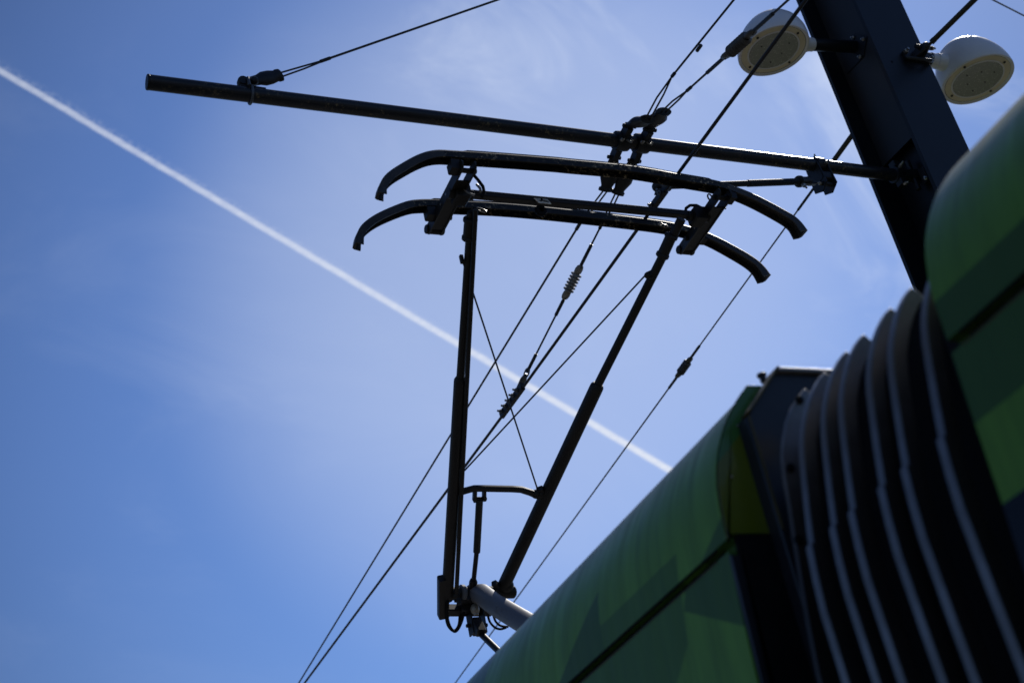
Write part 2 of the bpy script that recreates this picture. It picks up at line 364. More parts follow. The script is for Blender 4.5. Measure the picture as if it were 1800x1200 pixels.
# ------------------------------------------------------------------ catenary pole
XF, XR, YN, YF, XW = 5.385, 5.765, 4.62, 5.06, 5.575
PT = 10.2
pole = thing('catenary_pole', 'dark navy steel H-beam pole rising behind the green tram', 'pole', (XW, 4.84, 0))
bm = B()
box(bm, ((XF+XR)/2, YN+.0125, PT/2), (XR-XF, .025, PT), .06); box(bm, ((XF+XR)/2, YF-.0125, PT/2), (XR-XF, .025, PT), .06)
box(bm, (XW, 4.84, PT/2), (.016, YF-YN-.051, PT), .02)
obj('beam', bm, M['pole'], pole)
xc = 5.505; q1, q2 = on(1548, 297, 0, xc), on(1604, 240, 0, xc)
yA, yB = YN+.027, YF-.027
sl = (q2.z-q1.z)/(q2.y-q1.y); zA, zB = q1.z+sl*(yA-q1.y), q1.z+sl*(yB-q1.y)
bm = B(); prism(bm, [(xc, yA, zA), (xc, yB, zB), (xc, yB, PT-.1), (xc, yA, PT-.1)], (.008, 0, 0))
obj('cover_plate', bm, M['web'], pole)
bm = B(); box(bm, (XW, 4.84, .03), (.62, .66, .06)); obj('base_plate', bm, M['pole'], pole)
bm = B(); box(bm, (XW, 4.84, PT+.012), (.42, .48, .02)); obj('cap_plate', bm, M['pole'], pole)
bm = B(); tube(bm, [(xc+.03, YN+.07, zA+.35), (xc+.02, YN+.09, zA), (xc, YN+.12, zA-.35), (xc-.02, YN+.10, zA-.8), (xc+.01, YN+.08, zA-1.6), (xc+.02, YN+.07, 3)], .007, 8)
obj('cable', bm, M['rubber'], pole)
p0 = on(1610, 103, 1, YN); ck = p0                       # anchor bracket on the front flange
bm = B(); box(bm, p0+V((.0, -.010, 0)), (.20, .016, .07)); bar(bm, p0+V((-.03, -.01, 0)), p0+V((.0, -.09, .015)), .018, .05); bar(bm, p0+V((.035, -.01, .01)), p0+V((.03, -.09, .025)), .018, .05)
cyl(bm, p0+V((-.05, -.075, .02)), p0+V((.075, -.075, .025)), .014); sphere(bm, p0+V((.02, -.085, .02)), .028); tube(bm, [p0+V((-.10, -.02, -.03)), p0+V((-.04, -.05, -.06)), p0+V((.05, -.05, -.055)), p0+V((.10, -.02, -.02))], .012, 10)
br = obj('anchor_bracket', bm, M['fit'], pole)
bm = B()
for dx, dz in ((-.085, .02), (.085, -.015)): bolt(bm, p0+V((dx, -.02, dz)), (0, -1, 0), .015, .016)
bolt(bm, p0+V((.075, -.075, .025)), (1, 0, .1), .013, .014)
obj('bolt', bm, M['bright'], br)
q = on(1568, 109, 1, YN); bm = B(); cyl(bm, q+V((0, -.001, 0)), q+V((0, .004, 0)), .009); obj('bolt_hole', bm, M['rubber'], pole)

# ------------------------------------------------------------------ lamp heads on the pole
LZ = CZ+5.525; LY = 4.9
def make_lamp(sx):
    o = thing('lamp_head', '', 'street lamp', (0, 0, 0), 'white lamp heads on the pole')
    bm = B(); lathe(bm, [(.212, .014), (.226, 0), (.236, .001), (.2395, .012), (.2385, .05), (.231, .095), (.215, .14), (.190, .190), (.158, .233), (.116, .268), (.065, .292), (0, .300)], n=72)
    for v in bm.verts: v.co.x += sx*.05*max(0, v.co.z/.30)
    obj('housing', bm, M['lampw'], o, 60)
    bm = B(); lathe(bm, [(0, .010), (.214, .010), (.218, .014)], n=64); g = obj('diffuser', bm, M['cream'], o)
    bm = B(); tube(bm, [(.2165*math.cos(k*.1745), .2165*math.sin(k*.1745), .0125) for k in range(37)], .0032, 6); obj('seal', bm, M['fit'], g)
    bm = B(); lathe(bm, [(.176, .0098), (.174, .0045), (.166, .0045), (.1635, .0098)], n=64); obj('bezel', bm, M['lampw'], g)
    bm = B(); lathe(bm, [(.163, .0095), (.162, .004), (.156, .006), (0, .006)], n=64); obj('led_panel', bm, M['led'], g)
    bm = B()
    for k in range(4):
        a = math.radians(25+90*k); c = (.192*math.cos(a), .192*math.sin(a), .009); cyl(bm, c, V(c)-V((0, 0, .006)), .0085, 10)
    for k in range(6):
        a = math.radians(60*k+10); r = .108 if k % 2 else .07; c = (r*math.cos(a), r*math.sin(a), .006); cyl(bm, c, V(c)-V((0, 0, .004)), .005, 8)
    obj('screw', bm, M['fit'], g)
    bm = B(); tube(bm, [(sx*.17, 0, .10), (sx*.30, 0, .115)], .052, 32, [1.15, 1]); tube(bm, [(sx*.30, 0, .115), (sx*.345, 0, .12)], .047, 24)
    obj('neck', bm, M['lampw'], o, 50)
    return o
for cx, lz, sx, ls, lab in ((4.880, CZ+5.505, 1, .92, 'white dome lamp head left of the dark pole, crossed by wires'), (6.478, CZ+5.535, -1, 1.0, 'white dome lamp head right of the dark pole, above the green tram')):
    o = make_lamp(sx); o.location = (cx, LY, lz); o.scale = (ls, ls, ls); o['label'] = lab
    bm = B(); e = XF+.10 if sx > 0 else XR-.10
    x0 = sx*.33; x1 = ((XW-sx*.012)-cx)/ls
    tube(bm, [(x0, 0, .118), (x1, -.04, .13)], .042, 24)
    arm = obj('arm', bm, M['pole'], None); arm.parent = o
    if sx > 0:
        bm = B(); s = (xc-.006-cx)/ls
        prism(bm, [(s, -.17, .10), (s, -.09, .20), (s, .10, .21), (s, .12, .02), (s, -.07, .0)], (.005, 0, 0))
        pl = obj('mounting_plate', bm, M['pole']); pl.parent = o
        bm = B()
        for yy, zz in ((-.06, .185), (-.135, .10), (-.05, .02)): bolt(bm, (s-.002, yy, zz), (-1, 0, 0), .013, .012)
        
        obj_ = obj('bolt', bm, M['bright'])
        for b_ in [q for q in bpy.data.objects if q.name.startswith('bolt') and q.parent is None]: b_.parent = pl

# ------------------------------------------------------------------ cantilever tube with fittings
TZ = CZ+4.615; TY = 4.90; TR = .037
t0, t1 = V((1.13, TY, CZ+4.645)), V((5.50, TY-.02, CZ+4.60))
def tp(x): return t0.lerp(t1, (x-t0.x)/(t1.x-t0.x))
cant = thing('cantilever_tube', 'long black horizontal cantilever tube fixed to the pole above the pantograph', 'support arm', tp(5.50))
bm = B(); cyl(bm, t0, t1, TR, 48, .04); obj('tube', bm, M['tube'], cant, 40)
bm = B(); cyl(bm, t0-V((.003, 0, 0)), t0+V((.01, 0, 0)), TR*1.03, 32); obj('end_cap', bm, M['pole'], cant)
def ringclamp(x, lugs, w=.045, r=TR+.008, name='tube_clamp'):
    c = tp(x); bm = B()
    lathe(bm, [(TR, -w/2), (r, -w/2), (r+.003, -w/4), (r+.003, w/4), (r, w/2), (TR, w/2)], c, 32, (1, 0, 0))
    for (dy, dz) in lugs:
        dd = V((0, dy, dz)).normalized()
        bar(bm, c+dd*TR, c+dd*(TR+.07), w*.8, .034, up=(1, 0, 0)); sphere(bm, c+dd*(TR+.07), .023, (1, 1, 1))
        cyl(bm, c+dd*(TR+.07)-V((w*.52, 0, 0)), c+dd*(TR+.07)+V((w*.52, 0, 0)), .011)
    o = obj(name, bm, M['fit'], cant); bm = B()
    for s in (-1, 1):
        bolt(bm, c+V((s*w*.35, -.040, -.03)), (0, -1, -.6), .010, .014)
    tube(bm, [c+V((.0, -.05, -.035)), c+V((.012, -.07, -.065))], .006, 8)
    obj('bolt', bm, M['bright'], o); return c
XA, XB = 3.60, 3.72
cA = ringclamp(XA, ((-1, .12), (1, -.25)), .075, TR+.014); cB = ringclamp(XB, ((-1, .05), (1, -.35)), .075, TR+.014)
# bracket carrying the registration arm
xb = on(1437, 300, 1, TY).x
c = tp(xb); bm = B()
lathe(bm, [(TR, -.028), (TR+.009, -.026), (TR+.009, .026), (TR, .028)], c, 32, (1, 0, 0))
for s in (-1, 1): prism(bm, [(xb+s*.03, TY-.055, c.z+.02), (xb+s*.03, TY+.05, c.z+.02), (xb+s*.03, TY+.045, c.z-.16), (xb+s*.03, TY-.015, c.z-.19), (xb+s*.03, TY-.075, c.z-.16)], (s*.007, 0, 0))
cyl(bm, c+V((-.05, -.02, -.15)), c+V((.05, -.02, -.15)), .013); bar(bm, c+V((-.04, -.02, -.10)), c+V((.035, -.02, -.10)), .05, .05)
o = obj('hinge_bracket', bm, M['fit'], cant); bm = B(); bolt(bm, c+V((-.05, -.02, -.15)), (-1, 0, 0)); bolt(bm, c+V((.02, -.045, -.015)), (.2, -1, 0), .012); bolt(bm, c+V((-.01, -.01, .045)), (0, -.3, 1), .009); obj('bolt', bm, M['bright'], o)
# joint to the pole
c = tp(5.42); bm = B()
lathe(bm, [(TR, -.03), (TR+.012, -.028), (TR+.012, .028), (TR, .03)], c, 32, (1, 0, 0))
for dz in (-1, 1): bar(bm, c+V((0, -.01, dz*.045)), c+V((0, -.01, dz*.085)), .05, .045, up=(1, 0, 0)); 
bar(bm, c+V((.05, 0, 0)), c+V((.13, -.02, 0)), .06, .06); bar(bm, c+V((.10, -.09, -.06)), c+V((.145, -.09, -.06)), .05, .10); cyl(bm, c+V((.10, -.02, -.11)), c+V((.10, -.02, .10)), .016)
o = obj('swivel_joint', bm, M['fit'], cant); bm = B(); bolt(bm, c+V((0, -.03, -.085)), (0, -1, -.3), .011, .016); bolt(bm, c+V((0, -.045, .03)), (0, -1, .2), .011, .02); bolt(bm, c+V((.09, -.11, -.10)), (-1, -.5, 0), .012); obj('bolt', bm, M['bright'], o)

# ------------------------------------------------------------------ contact wire (slight stagger along the track)
CW = CZ+3.9
cw = [V((3.47, -4, CW)), V((3.425, 4.47, CW)), V((3.43, 6.45, CW)), V((3.40, 10.9, CW)), V((3.35, 40, CW))]
bm = B(); tube(bm, cw, .0085, 10); tag(obj('contact_wire', bm, M['contact']), 'thickest overhead wire, lying on the pantograph and running down to the lower left', 'wire')

def steady():
    a = on(1412, 319, 1, 4.80); b = on(1160, 328, 1, 4.47)
    o = thing('registration_arm', 'short thin black arm holding the contact wire, hung from the cantilever tube', 'support arm', a)
    bm = B(); m_ = a.lerp(b, .42); cyl(bm, a, m_, .019, 24); tube(bm, [m_-(b-a)*.01, b], .0155, 20, [1.05, .95]); obj('rod', bm, M['matte'], o)
    d = (b-a).normalized()
    bm = B(); cyl(bm, a-d*.06, a+d*.035, .026, 20); lathe(bm, [(.019, .03), (.033, .032), (.033, .048), (.019, .05)], a, 24, d); bar(bm, a-d*.05, a-d*.11, .03, .05); obj('hinge', bm, M['fit'], o)
    bm = B(); bolt(bm, a+d*.03+V((0, -.01, -.03)), (0, -.5, -1), .012, .02); obj('bolt', bm, M['bright'], o)
    w = on(1160, 352, 2, CW)
    w = V((3.426, w.y, CW+.006))
    bm = B(); cyl(bm, b-d*.07, b+d*.02, .026, 20); sphere(bm, b+d*.02, .027); bar(bm, b, w+V((0, 0, .02)), .030, .022, up=(0, 1, 0)); bar(bm, w+V((0, -.07, .0)), w+V((0, .07, .0)), .03, .035)
    c_ = obj('wire_clamp', bm, M['fit'], o)
    bm = B()
    mid = b.lerp(w, .5)
    for s in (mid+V((-.01, -.02, .0)), w+V((-.015, .05, 0)), w+V((-.015, -.045, 0))): bolt(bm, s, (-1, -.4, -.2), .012, .012)
    obj('bolt', bm, M['grey2'], c_)
steady()

# ------------------------------------------------------------------ cable fittings
def socket(o, a, d, L=.21, name='wedge_socket', w=.050, up=None):
    """dead-end socket: pin end narrow, waist wide, mouth with a collar"""
    d = V(d).normalized(); bm = B()
    prof = [(0, .45), (.10, .62), (.28, .75), (.50, 1.0), (.62, 1.05), (.86, .66), (.90, .70), (.92, .86), (1.0, .86)]
    sweep(bm, [a+d*(L*p) for p, _ in prof], circ(w, 16, w*.55), scales=[s for _, s in prof], up=up or frame(d)[1])
    k = a+d*L*.42
    return obj(name, bm, M['fit'], o, 45), a+d*L
def cablebit(o, a, b, r, name='cable', mat='cable', n=8):
    bm = B(); tube(bm, [a, b], r, n); return obj(name, bm, M[mat], o)
def loop_wires(o, a, b, gap=.011, r=.0048):
    s, u, d = frame(b-a); bm = B()
    tube(bm, [a+s*gap, a.lerp(b, .5)+s*gap*1.3, b], r, 8); tube(bm, [a-s*gap, a.lerp(b, .6)-s*gap*.8, b], r, 8)
    obj('cable_loop', bm, M['cable'], o)
def sleeve(o, a, b, r=.010):
    bm = B(); s, u, d = frame(b-a); L = (b-a).length; k = max(6, int(L/.012))
    tube(bm, [a+(b-a)*(i/k) for i in range(k+1)], r, 10, [1+.04*(i % 2) for i in range(k+1)]); obj('preformed_sleeve', bm, M['fit'], o)
def insulator(o, a, b, r=.030, nr=6, mat='ins'):
    """strain insulator between a and b: two lugs with eyes and a ribbed body"""
    d = (b-a).normalized(); L = (b-a).length; s, u, _ = frame(d); bm = B()
    for q, e in ((a, d), (b, -d)):
        pr = [(0, .35), (.05*L/.22, .8), (.08*L/.22, .8)]
        sweep(bm, [q, q+e*L*.04, q+e*L*.12, q+e*L*.22, q+e*L*.27], circ(r*.8, 16, r*.42), up=u, scales=[.35, .8, 1, .95, .6])
    c0, c1 = a+d*L*.24, b-d*L*.24; k = []
    k = [(r*.50, 0)]; LL = (c1-c0).length
    for i in range(nr):
        z = LL*(i+.5)/nr; w = LL/nr; k += [(r*.52, z-w*.38), (r*.98, z-w*.10), (r*1.02, z), (r*.92, z+w*.12), (r*.52, z+w*.36)]
    k += [(r*.50, LL)]; lathe(bm, k, c0, 20, d)
    ob = obj('insulator', bm, M[mat], o, 50)
    bm = B()
    for q, e in ((a, d), (b, -d)):
        c = q+e*L*.10
        tube(bm, [c+s*r*.0-e*L*.12, c+u*r*.35-e*.01, c+e*r*.5, c-u*r*.35-e*.01, c-e*L*.12], r*.16, 8)
    obj('eye', bm, M['rod'], ob)

# wire one: passes the tube in the clamp at XA, level, parallel to the track
w1 = thing('messenger_wire', 'thin level wire from the left clamp on the tube down to the lower left', 'wire', cA)
a = cA+V((0, -.10, .02)); s_, e = socket(w1, a, on(1143, 208, 0, XA)-a, .20)
f = on(1181, 135, 0, XA); loop_wires(w1, e, f, .013); far_ = on(1290, 0, 0, XA); sleeve(w1, f, f.lerp(far_, .05), .009)
g = on(1225, 90, 0, XA); sleeve(w1, g, g.lerp(far_, .12), .009); cablebit(w1, f, f+(far_-f)*6, .0055)
a = cA+V((.0, .10, -.03)); e_ = on(1069, 318, 0, XA); s_, e = socket(w1, a, e_-a, .19)
f = on(1020, 392, 0, XA); loop_wires(w1, e, f, .012); e2 = on(525, 1200, 0, XA); sleeve(w1, f, f.lerp(e2, .009), .010); cablebit(w1, f, f+(e2-f)*3.2, .0065)
# wire two: bridle that falls to the contact wire on both sides of the clamp at XB
w2 = thing('bridle_wire', 'wire with two grey insulators, clamped on the tube and tied to the contact wire', 'wire', cB)
K = V((3.43, 6.42, CW))
a = cB+V((0, .10, -.03)); dirn = (K-a); s_, e = socket(w2, a, dirn, .21)
def seg(p, q, y): t_ = (y-p.y)/(q.y-p.y); return p+(q-p)*t_
def ypix(px, py, p, q):                       # parameter of the segment nearest to a measured direction
    best = None
    dd = (FW*2500+RT*(px-900)-UP*(py-600)).normalized()
    for i in range(401):
        r_ = p+(q-p)*(i/400); v = r_-CAM; k = (v-dd*v.dot(dd)).length/v.length
        if best is None or k < best[0]: best = (k, i/400)
    return p+(q-p)*best[1]
f = ypix(1062, 392, e, K); loop_wires(w2, e, f, .012); i0, i1 = ypix(1022, 466, e, K), ypix(999, 530, e, K)
cablebit(w2, f, i0, .0055); sleeve(w2, f, f.lerp(i0, .15), .009); sleeve(w2, ypix(1040, 430, e, K), i0, .0095); insulator(w2, i0, i1, .032)
g0, g1 = ypix(980, 556, e, K), ypix(943, 622, e, K); k0 = ypix(928, 655, e, K)
sleeve(w2, i1, g0, .0095); cablebit(w2, g0, g1, .0055); sleeve(w2, g1, k0, .0095)
bm = B(); s, u, d = frame(K-k0)
kk = k0+(K-k0)*.02; rr = [kk+u*.020*math.cos(t_)+d*.03*math.sin(t_) for t_ in [i*math.pi/6 for i in range(13)]]; tube(bm, rr, .005, 8)
sweep(bm, [k0+d*.01, k0+d*.05, k0+d*.12, K+V((-.0, -.10, .03))], circ(.022, 12, .012), scales=[.5, 1, .9, .8]); obj('thimble', bm, M['grey2'], w2)
bm = B(); bar(bm, K+V((0, -.19, .010)), K+V((0, .14, .010)), .026, .046); o = obj('wire_clamp', bm, M['fit'], w2); bm = B()
for i in range(5): bolt(bm, K+V((-.012, -.14+.06*i, .012)), (-1, 0, .15), .013, .015)
obj('bolt', bm, M['grey2'], o)
K2 = V((3.455, 2.85, CW)); a = cB+V((0, -.10, .02)); s_, e = socket(w2, a, K2+V((0, 0, .15))-a, .21)
f = ypix(1208, 160, e, K2); loop_wires(w2, e, f, .012); j0, j1 = ypix(1268, 100, e, K2), ypix(1320, 46, e, K2)
sleeve(w2, ypix(1243, 128, e, K2), j0, .0095); sleeve(w2, f, f.lerp(j0, .12), .009); cablebit(w2, f, j0, .0055); insulator(w2, j0, j1, .031, 7, 'insd')
sleeve(w2, j1, ypix(1350, 15, e, K2), .0095); cablebit(w2, j1, K2, .0055)

# stay from the tube up to the pole top
sx_ = on(440, 165, 1, TY).x; c = tp(sx_)
st = thing('stay_wire', 'stay wire shackled near the free left end of the tube, rising to upper right', 'wire', c)
bm = B(); tube(bm, [c+V((.0, math.cos(a_)*.043, math.sin(a_)*.043)) for a_ in [i*math.pi/12 for i in range(25)]], .0065, 10)
tube(bm, [c+V((-.012, -.043, .02)), c+V((-.012, -.03, .08)), c+V((-.005, .0, .105))], .008, 8); obj('shackle', bm, M['grey2'], st)
bm = B(); p = c+V((-.015, 0, .075)); lathe(bm, [(0, -.02), (.024, -.02), (.027, -.012), (.027, .012), (.024, .02), (0, .02)], p+V((-.015, 0, 0)), 20, (0, 1, 0)); sphere(bm, p+V((.035, -.02, .0)), .022); bar(bm, p+V((-.03, 0, -.03)), p+V((.09, 0, -.035)), .03, .014)
obj('eye_lug', bm, M['fit'], st)
top = V((5.50, 4.88, CZ+8.63-1.75+.15)) if False else None
d0 = on(570, 106, 1, TY); d1 = on(875, 0, 1, TY); e = on(493, 132, 1, TY)
a = p+V((.0, 0, .0)); bm = B(); dd = e-a; s, u, d = frame(dd); L = dd.length
prof = [(0, .55), (.2, .7), (.35, .75), (.5, 1.02), (.7, 1.0), (.88, .80), (.9, .92), (1, .9)]
sweep(bm, [a+dd*q for q, _ in prof], circ(.040, 16, .022), up=V((-dd.z, 0, dd.x)).normalized().cross(dd.normalized()), scales=[w for _, w in prof]); obj('wedge_socket', bm, M['fit'], st, 45)
s = V((-dd.z, 0, dd.x)).normalized(); bm = B(); tube(bm, [e+s*.012, d0], .0046, 8); tube(bm, [e-s*.012, e.lerp(d0, .5)-s*.010, d0-s*.003], .0046, 8); obj('cable_loop', bm, M['cable'], st)
sleeve(st, d0.lerp(d1, -.02), d0.lerp(d1, .03), .009); k = (XF-d0.x)/(d1.x-d0.x); cablebit(st, d0, d0+(d1-d0)*k, .0062)

# feeder: wire from the back flange, running down the track
fa = on(1500, 235, 0, 5.42); fb = on(800, 1200, 0, 5.42); fs = V((5.42, YF, fa.z+(YF-fa.y)*(fb.z-fa.z)/(fb.y-fa.y)))
fd = thing('guy_wire', 'thin wire with one small insulator, emerging from behind the pole at its left', 'wire', fs)
r1, r2 = ypix(1462, 290, fs, fb), ypix(1443, 316, fs, fb)
cablebit(fd, fs, r1, .016, 'turnbuckle_rod', 'rod', 14); sleeve(fd, r1, ypix(1404, 368, fs, fb), .0085)
i0, i1 = ypix(1213, 626, fs, fb), ypix(1189, 664, fs, fb); cablebit(fd, r1, i0, .0052); sleeve(fd, ypix(1226, 607, fs, fb), i0, .0098); insulator(fd, i0, i1, .031, 7, 'insd')
sleeve(fd, i1, ypix(1174, 682, fs, fb), .0098); cablebit(fd, i1, i1+(fb-i1)*3, .0058)

# guy from the front bracket toward the street behind the viewer
ga = ck+V((.03, -.09, .02)); gb = on(1713, 0, 2, ga.z+.05)
gw = thing('guy_wire', 'thick rod wire leaving the pole front bracket toward the upper right', 'wire', ga)
gm = ypix(1640, 74, ga, gb); cablebit(gw, ga, gm, .010, 'thin_rod', 'rod', 12); cablebit(gw, gm, ga+(gb-ga)*1.6, .0165, 'turnbuckle_rod', 'rod', 16); sleeve(gw, gm-(gb-ga)*.02, gm+(gb-ga)*.05, .018)
cablebit(gw, ga+(gb-ga)*1.6, ga+(gb-ga)*6, .006)

# a lone wire toward the right, crossing only the corner of the view
ha = on(1530, -109, 1, YN); hb = on(1800, 28, 0, 8.3)
bm = B(); tube(bm, [ha, ha+(hb-ha)*4], .0065, 8); tag(obj('span_wire', bm, M['cable']), 'short piece of thin wire crossing the upper right corner above the lamp', 'wire')

# ------------------------------------------------------------------ pantograph
PX = 2.97; PF, PB = 4.29, 4.66                # pans, front and back
Tt = V((0, 4.46, CZ+3.66)); Kn = V((0, 6.40, CZ+2.71)); ad = (Kn-Tt).normalized(); an = V((1, 0, 0)).cross(ad)
def onarm(px, py, lift=0):
    d = FW*2500+RT*(px-900)-UP*(py-600); o_ = Tt+an*lift; k = (o_-CAM).dot(an)/d.dot(an); return CAM+d*k
ROOF = CZ+1.68
base = on(925, 1095, 0, PX); kc = on(838, 1043, 0, PX)
ldir = (base-kc); foot = kc+ldir*((ROOF+.20-kc.z)/ldir.z)
pg = thing('pantograph', 'black half-scissor pantograph raised from the tram roof against the contact wire', 'pantograph', (PX, foot.y, ROOF))
# pans: bowed bars with drooping horns, channel section open downward
def pan(pts, Y, nm):
    w = [on(a_, b_, 1, Y) for a_, b_ in pts]; bm = B()
    W_, H = .029, .024
    prof = [(-W_, -H), (-W_, H*.3), (-W_*.75, H*.75), (W_*.75, H*.75), (W_, H*.3), (W_, -H), (W_-.006, -H), (W_-.008, H*.2), (-W_+.008, H*.2), (-W_+.006, -H)]
    n_ = len(w); sc_ = [.80+.20*min(1, i/4.5) for i in range(n_)]
    sc_[0] = .92; sc_[1] = .80; sc_[-1] = 1.22; sc_[-2] = 1.10; sc_[-3] = 1.06; sc_[-4] = 1.04
    # smooth by Catmull-Rom
    P_ = []; S_ = []
    for i in range(n_-1):
        p0_, p1_, p2_, p3_ = w[max(i-1, 0)], w[i], w[i+1], w[min(i+2, n_-1)]
        for k in range(5):
            q = k/5; P_.append(.5*((2*p1_)+(-p0_+p2_)*q+(2*p0_-5*p1_+4*p2_-p3_)*q*q+(-p0_+3*p1_-3*p2_+p3_)*q*q*q)); S_.append(sc_[i]*(1-q)+sc_[i+1]*q)
    P_.append(w[-1]); S_.append(sc_[-1])
    sweep(bm, P_, prof, up=(0, 0, 1) if False else None, scales=S_) if False else sweep_xz(bm, P_, prof, S_)
    return bm, P_
def sweep_xz(bm, pts, prof, scales):
    rings = []
    for i, p in enumerate(pts):
        a_ = pts[max(i-1, 0)]; b_ = pts[min(i+1, len(pts)-1)]; d = (b_-a_); d.y = 0; d.normalize()
        nrm = V((-d.z, 0, d.x)); k = scales[i]
        rings.append([bm.verts.new(p+V((0, 1, 0))*(y_*k)+nrm*(z_*k)) for y_, z_ in prof])
    n = len(prof)
    for r, q in zip(rings, rings[1:]):
        for j in range(n): bm.faces.new((r[j], r[(j+1) % n], q[(j+1) % n], q[j]))
    bm.faces.new(rings[0][::-1]); bm.faces.new(rings[-1])
panF = [(668, 345), (670, 333), (679, 318), (697, 304), (735, 283), (765, 275), (800, 276), (865, 280), (970, 288), (1000, 291), (1113, 302), (1198, 317), (1255, 327), (1290, 338), (1330, 355), (1378, 381), (1397, 395), (1409, 412)]
panB = [(628, 433), (631, 416), (642, 400), (668, 383), (712, 365), (738, 361), (769, 361), (800, 363), (865, 366), (930, 371), (1000, 378), (1113, 391), (1170, 399), (1215, 409), (1250, 422), (1290, 443), (1318, 460), (1334, 474), (1345, 490)]
for pts, Y, lab in ((panF, PF, 'upper contact bar with drooping horns'), (panB, PB, 'lower contact bar with drooping horns')):
    bm, P_ = pan(pts, Y, 0); hd = obj('contact_bar', bm, [M['carbon'], M['horn']], pg, 30, label=lab)
    for f_ in hd.data.polygons:
        xx = f_.center.x+PX
        f_.material_index = 1 if (xx < 2.22 or xx > 3.66) else 0
    # carbon strip bedded on the bar
    seg_ = [p+V((0, 0, .0225)) for p in P_ if 2.30 < p.x < 3.62]
    bm = B(); sweep_xz(bm, seg_, rectp(.038, .011, .2), [.6]+[1]*(len(seg_)-2)+[.6]); obj('carbon_strip', bm, M['rubber'], hd)
# end cradles: pair of plates joining the bars, folded round the front bar
def cradle(fx, fy, bx, by, s):
    a_ = on(fx, fy, 1, PF-.03); b_ = on(bx, by, 1, PB+.11); bm = B()
    d = (b_-a_); dn = d.normalized(); up_ = V((1, 0, 0)).cross(dn); up_ = up_ if up_.z > 0 else -up_
    for off, th in ((-.030, .008), (.030, .008)):
        n_ = 10; poly = []
        h = .026
        for i in range(n_+1):
            t_ = math.pi*i/n_; poly.append(a_-dn*(h*math.sin(t_))+up_*(h*math.cos(t_)))
        for i in range(n_+1):
            t_ = math.pi*i/n_; poly.append(b_+dn*(h*math.sin(t_)*.7)-up_*(h*math.cos(t_)))
        prism(bm, [q+V((off-th/2, 0, 0)) for q in poly], (th, 0, 0))
    bar(bm, a_.lerp(b_, .16)-up_*.018, a_.lerp(b_, .93)-up_*.018, .066, .007, up=up_)
    o = obj('cradle', bm, M['panto'], pg)
    bm = B()
    for Y in (PF, PB):
        q = a_+d*((Y-a_.y)/d.y); box(bm, q+V((-s*.052 if True else 0, -.0, .012)), (.042, .052, .05)); cyl(bm, q+V((-.05, 0, 0)), q+V((.05, 0, 0)), .012)
    cyl(bm, b_-V((.045, 0, .0)), b_+V((.045, 0, .0)), .022, 20)
    obj('bar_bracket', bm, M['panto'], o)
    bm = B()
    for t_ in (.42, .58): q = a_.lerp(b_, t_)+V((-.036, 0, -.004)); cyl(bm, q, q+V((-.002, 0, 0)), .006)
    obj('rivet', bm, M['bright'], o)
    return a_, b_
cl = cradle(822, 293, 764, 404, 1); cr = cradle(1272, 342, 1205, 440, -1)
# flexible shunts
bm = B(); c1 = [on(*q, 1, 4.40) for q in ((826, 300), (840, 316), (849, 328), (851, 338), (847, 346))]; tube(bm, c1, .0075, 10); obj('shunt_cable', bm, M['rubber'], pg)
bm = B(); c1 = [on(*q, 1, 4.44) for q in ((1204, 378), (1206, 366), (1213, 361), (1224, 361), (1234, 366), (1243, 367))]; tube(bm, c1, .0075, 10); obj('shunt_cable', bm, M['rubber'], pg)
bm = B()
for (u_, v_) in ((1248, 347), (1274, 361), (1217, 438)):
    c_ = on(u_, v_, 1, 4.36 if v_ < 400 else 4.75)
    tube(bm, [c_+V((.012*math.cos(k*.6), 0, .02*math.sin(k*.6))) for k in range(9)], .004, 6)
obj('safety_ring', bm, M['panto'], pg)
bm = B()
for (u_, v_) in ((846, 369), (1166, 396)):
    c_ = on(u_, v_, 1, 4.60)
    tube(bm, [c_+V((.026*math.cos(k*.52), 0, .009*math.sin(k*.52)-.007*math.cos(k*.52))) for k in range(12 if u_ < 1000 else 9)], .003, 6)
obj('cable_tie', bm, M['bright'], pg)
# cross tube of the head
h0, h1 = on(800, 339, 1, 4.44), on(1232, 380, 1, 4.44)
bm = B(); bar(bm, h0, h1, .034, .032, c=.1); hb_ = obj('head_tube', bm, M['panto'], pg)
bm = B()
for t_ in (.02, .985): q = h0.lerp(h1, t_); box(bm, q+V((0, 0, -.006)), (.07, .075, .07)); cyl(bm, q+V((-.06, 0, -.005)), q+V((.06, 0, -.005)), .024, 20)
obj('bearing', bm, M['panto'], hb_)
bm = B(); q = h0.lerp(h1, .085)+V((0, -.03, .0)); tube(bm, [q+V((-.01, 0, .035)), q+V((0, -.005, .01)), q+V((.0, -.004, -.01))], .006, 8); q = h0.lerp(h1, .0)+V((.04, -.035, -.025)); tube(bm, [q+V((-.02, 0, .03)), q, q+V((.03, -.005, -.012))], .006, 8)
obj('cable_clip', bm, M['ins'], hb_)
